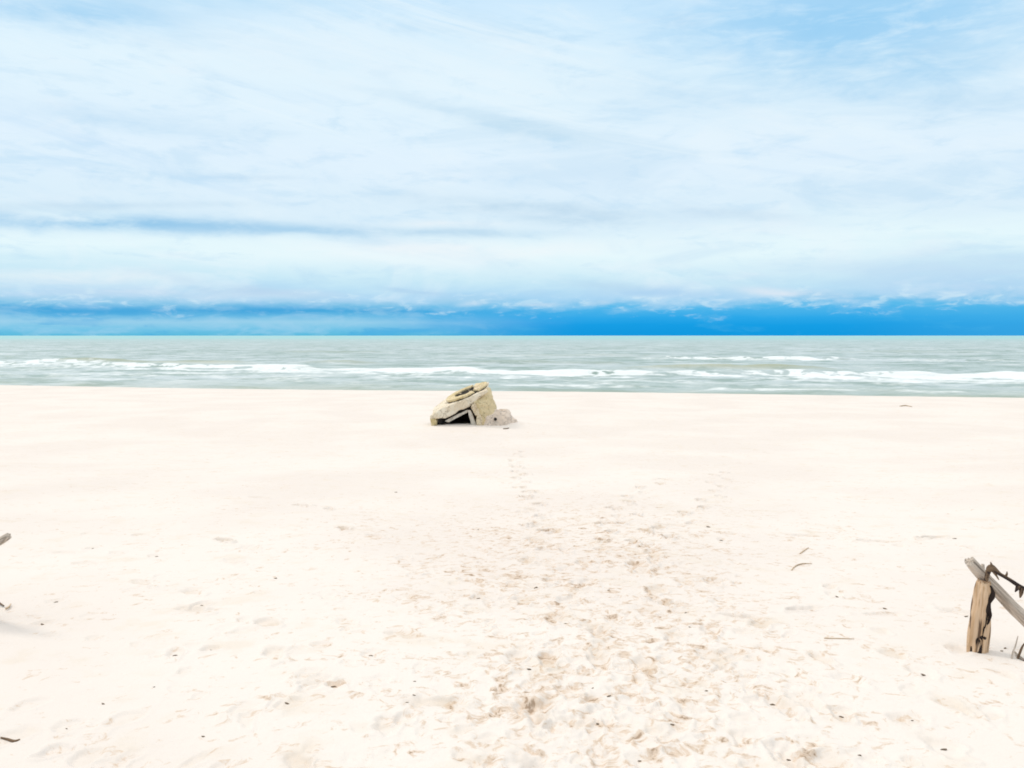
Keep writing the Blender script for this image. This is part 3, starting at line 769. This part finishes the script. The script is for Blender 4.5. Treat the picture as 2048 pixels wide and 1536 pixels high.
# tangle of thin dark twigs at the right edge
for i, (pts, r_, lab) in enumerate([
        ([(2034, 1312), (2042, 1300), (2047, 1290), (2056, 1280)], 2.4, 'thin dark twig sticking up from the sand at the right edge'),
        ([(2030, 1308), (2040, 1318), (2052, 1324), (2070, 1328)], 2.6, 'thin grey twig lying flat at the right edge, below the log'),
        ([(2022, 1318), (2026, 1306), (2031, 1292), (2036, 1272)], 1.6, 'very thin pale twig leaning beside the dark upright twig')]):
    yb = at(2040, 1318).y
    P = [ray(a, b_, yb) for a, b_ in pts]
    if i == 1: P = [at(a, b_)+Vector((0, 0, 0.008)) for a, b_ in pts]
    else: P[0] = P[0]-Vector((0, 0, 0.03))
    o = limb('twig', P, [r_*mpx*.9, r_*mpx, r_*mpx*.8, r_*mpx*.5], M_grey if i else M_branch, None, 8, 30+i, 0.2, sub=4)
    tag(o, lab, 'twig', 'thin twigs at the foot of the leaning log')

# left side: log end on a post mostly outside the picture
ly = at(10, 1215).y
lp = at(-26, 1240)
post = limb('wooden_post', [lp-Vector((0, 0, .12)), ray(-24, 1180, lp.y), ray(-20, 1120, lp.y), ray(-17, 1082, lp.y)], [15*mpx, 15*mpx, 14*mpx, 12*mpx], M_grey, None, 20, 41, 0.1, jag=.01, sub=6)
tag(post, 'grey weathered post at the left picture edge under the log end', 'post')
log2 = limb('log', [ray(18, 1071, lp.y-.08), ray(2, 1081, lp.y-.08), ray(-30, 1100, lp.y-.05), ray(-110, 1150, lp.y)], [7*mpx, 9*mpx, 10*mpx, 11*mpx], M_grey, None, 20, 44, 0.12, jag=.015, sub=6)
tag(log2, 'blunt end of a grey log poking in from the left edge above the sand', 'log')
for pts, lab in (([(-30, 1195), (-4, 1208), (8, 1216)], 'brown twig lying on sand at the left edge'), ([(12, 1221), (17, 1219), (22, 1212)], 'tiny curved twig beside the brown twig near the left edge')):
    o = limb('twig', [at(*p)+Vector((0, 0, .012)) for p in pts], [2.4*mpx, 2.4*mpx, 1.4*mpx], M_weed if 'tiny' in lab else M_branch, None, 8, len(lab), .2, sub=4)
    tag(o, lab, 'twig')

# curved stick and other single pieces on the open sand
def lying(name, pts, r_, mat, lab, cat, group=None, lift=.3, seed=1):
    P = []
    for p in pts:
        w = at(*p); w.z = sand_z(w.x, w.y); P.append(w)
    m_ = P[0].y/FPX
    rad = [r_*m_*f for f in ([.7]+[1.0]*(len(pts)-2)+[.5])]
    P = [p+Vector((0, 0, r_*m_*lift+.002)) for p in P]
    o = limb(name, P, rad, mat, None, 8, seed, .22, sub=4)
    tag(o, lab, cat, group); return o
lying('bent_stick', [(1583, 1142), (1592, 1132), (1606, 1128), (1624, 1128)], 1.3, M_weed, 'pale brown stick bent like a hook, on sand in the right half', 'stick', seed=51)
lying('root_piece', [(1600, 1108), (1608, 1102), (1617, 1096)], 1.5, M_weed, 'small brown root piece above the hook shaped stick', 'driftwood', seed=52)
lying('flat_stick', [(1648, 1279), (1662, 1278), (1684, 1279), (1708, 1280)], 1.2, M_weed, 'long thin reddish brown stick lying flat left of the brown stake', 'stick', seed=53)
lying('flat_stick', [(2, 1476), (14, 1477), (28, 1480), (40, 1482)], 2.6, M_branch, 'thick dark stick half buried in the bottom left corner', 'stick', seed=54)
lying('driftwood_piece', [(1800, 813), (1812, 812), (1824, 814)], 1.5, M_weed, 'small driftwood piece alone near the waterline, far right', 'driftwood', seed=55)
lying('rubble_piece', [(1006, 861), (1012, 861), (1018, 860)], 1.6, M_bark, 'small dark rubble bit on sand in front of the concrete ruin', 'rubble', seed=56)

# chips of bark and weed
def chip(seed, sx, sy_, sz):
    bm = bmesh.new(); bmesh.ops.create_icosphere(bm, subdivisions=2, radius=1)
    for v in bm.verts:
        n = mnoise.noise(v.co*1.3+Vector((seed*2.3, seed, 0)))
        v.co = Vector((v.co.x*sx*1.35*(1+1.1*n), v.co.y*sy_*(1+.9*n), v.co.z*sz*(1+.5*n)+.25*sz*v.co.x*v.co.x))
    me = bpy.data.meshes.new('bark_chip'); bm.to_mesh(me); bm.free(); return me
CH = [chip(i, 1, .45+.08*i, .35) for i in range(5)]
for m_ in CH: m_.materials.append(M_bark)
zones = {
    'L': ('dark bark chip on the smooth pale sand of the left third', 'bark chips on the left sand'),
    'C': ('dark bark chip among the footprints in the middle of the beach', 'bark chips among the footprints'),
    'R': ('dark bark chip on the sparsely trodden sand of the right third', 'bark chips on the right sand'),
}
chips = [  # px, py, size px, zone or own label
    (112,1203,6,'dark chip in the trodden strip just right of the small twigs at the left edge'),
    (403,1210,5,'upper left one of two close dark chips in the left part of the beach'),
    (422,1221,5,'lower right one of two close dark chips in the left part of the beach'),
    (85,1247,5,'flat dark chip on smooth sand below the left trodden strip'),
    (350,1309,5,'left one of two lone dark chips on the wide smooth sand at left'),
    (423,1298,4,'right one of two lone dark chips on the wide smooth sand at left'),
    (206,1410,6,'single dark upstanding chip on the smooth sand in the lower left'),
    (407,1476,5,'lone dark chip near the bottom edge on the smooth sand left of centre'),
    (277,1071,4,'farthest dark chip on the left, level with the grey log end'),
    (667,1367,6,'dark wide chip at the right end of the lower left footprint cluster'),
    (575,1406,7,'triangular dark chip below the lower left footprint cluster'),
    (829,1364,4,'topmost of three small dark chips one below another, left of the trodden middle'),
    (829,1394,5,'middle one of three small dark chips left of the trodden middle'),
    (814,1404,4,'lowest of three small dark chips left of the trodden middle'),
    (742,1309,5,'dark chip on clean sand above the column of three small chips'),
    (1848,1348,8,'dark chip on smooth sand below and left of the brown stake'),
    (1888,1497,9,'largest dark chip in the bottom right corner area'),
    (2010,1298,6,'dark chip on sand just right of the foot of the brown stake'),
    (2003,1304,4,'small chip touching the darker chip beside the foot of the stake'),
    (792,985,4,'small dark lump alone on the smooth far sand, nearest chip to the concrete ruin'),
    (1418,1055,6,'dark ragged lump at the start of the long furrow right of centre'),
    (133,1457,4,'L'),(308,1375,4,'L'),(185,1096,4,'L'),(313,1112,4,'L'),(551,1158,5,'L'),
    (1058,1342,6,'C'),(1185,1375,5,'C'),(1218,1395,6,'C'),(1197,1450,5,'C'),(1345,1450,6,'C'),(1280,1520,6,'C'),
    (1371,1227,5,'C'),(1380,1255,4,'C'),(957,1194,5,'C'),(1072,1173,5,'C'),(1217,1180,4,'C'),(1130,1249,5,'C'),(957,1058,3,'C'),
    (1443,1080,4,'R'),(1675,1191,5,'R'),(1770,1219,6,'R'),(1910,1078,5,'R'),(1932,1234,5,'R'),(1545,1400,6,'R'),(1684,1429,6,'R'),
    (1825,1442,5,'R'),(1720,1510,6,'R'),(1578,1503,6,'R'),(1412,1383,4,'R'),
]
for i, (px, py, sz, zo) in enumerate(chips):
    o = bpy.data.objects.new('bark_chip', CH[i % 5]); S.collection.objects.link(o)
    w = at(px, py); s_ = sz*w.y/FPX*0.62
    o.location = (w.x, w.y, sand_z(w.x, w.y)+s_*0.12)
    o.scale = (s_, s_, s_); o.rotation_euler = (random.uniform(-.4, .4), random.uniform(-.4, .4), random.uniform(-.6, .6))
    if zo in zones: tag(o, zones[zo][0], 'bark chip', zones[zo][1])
    else: tag(o, zo, 'bark chip')
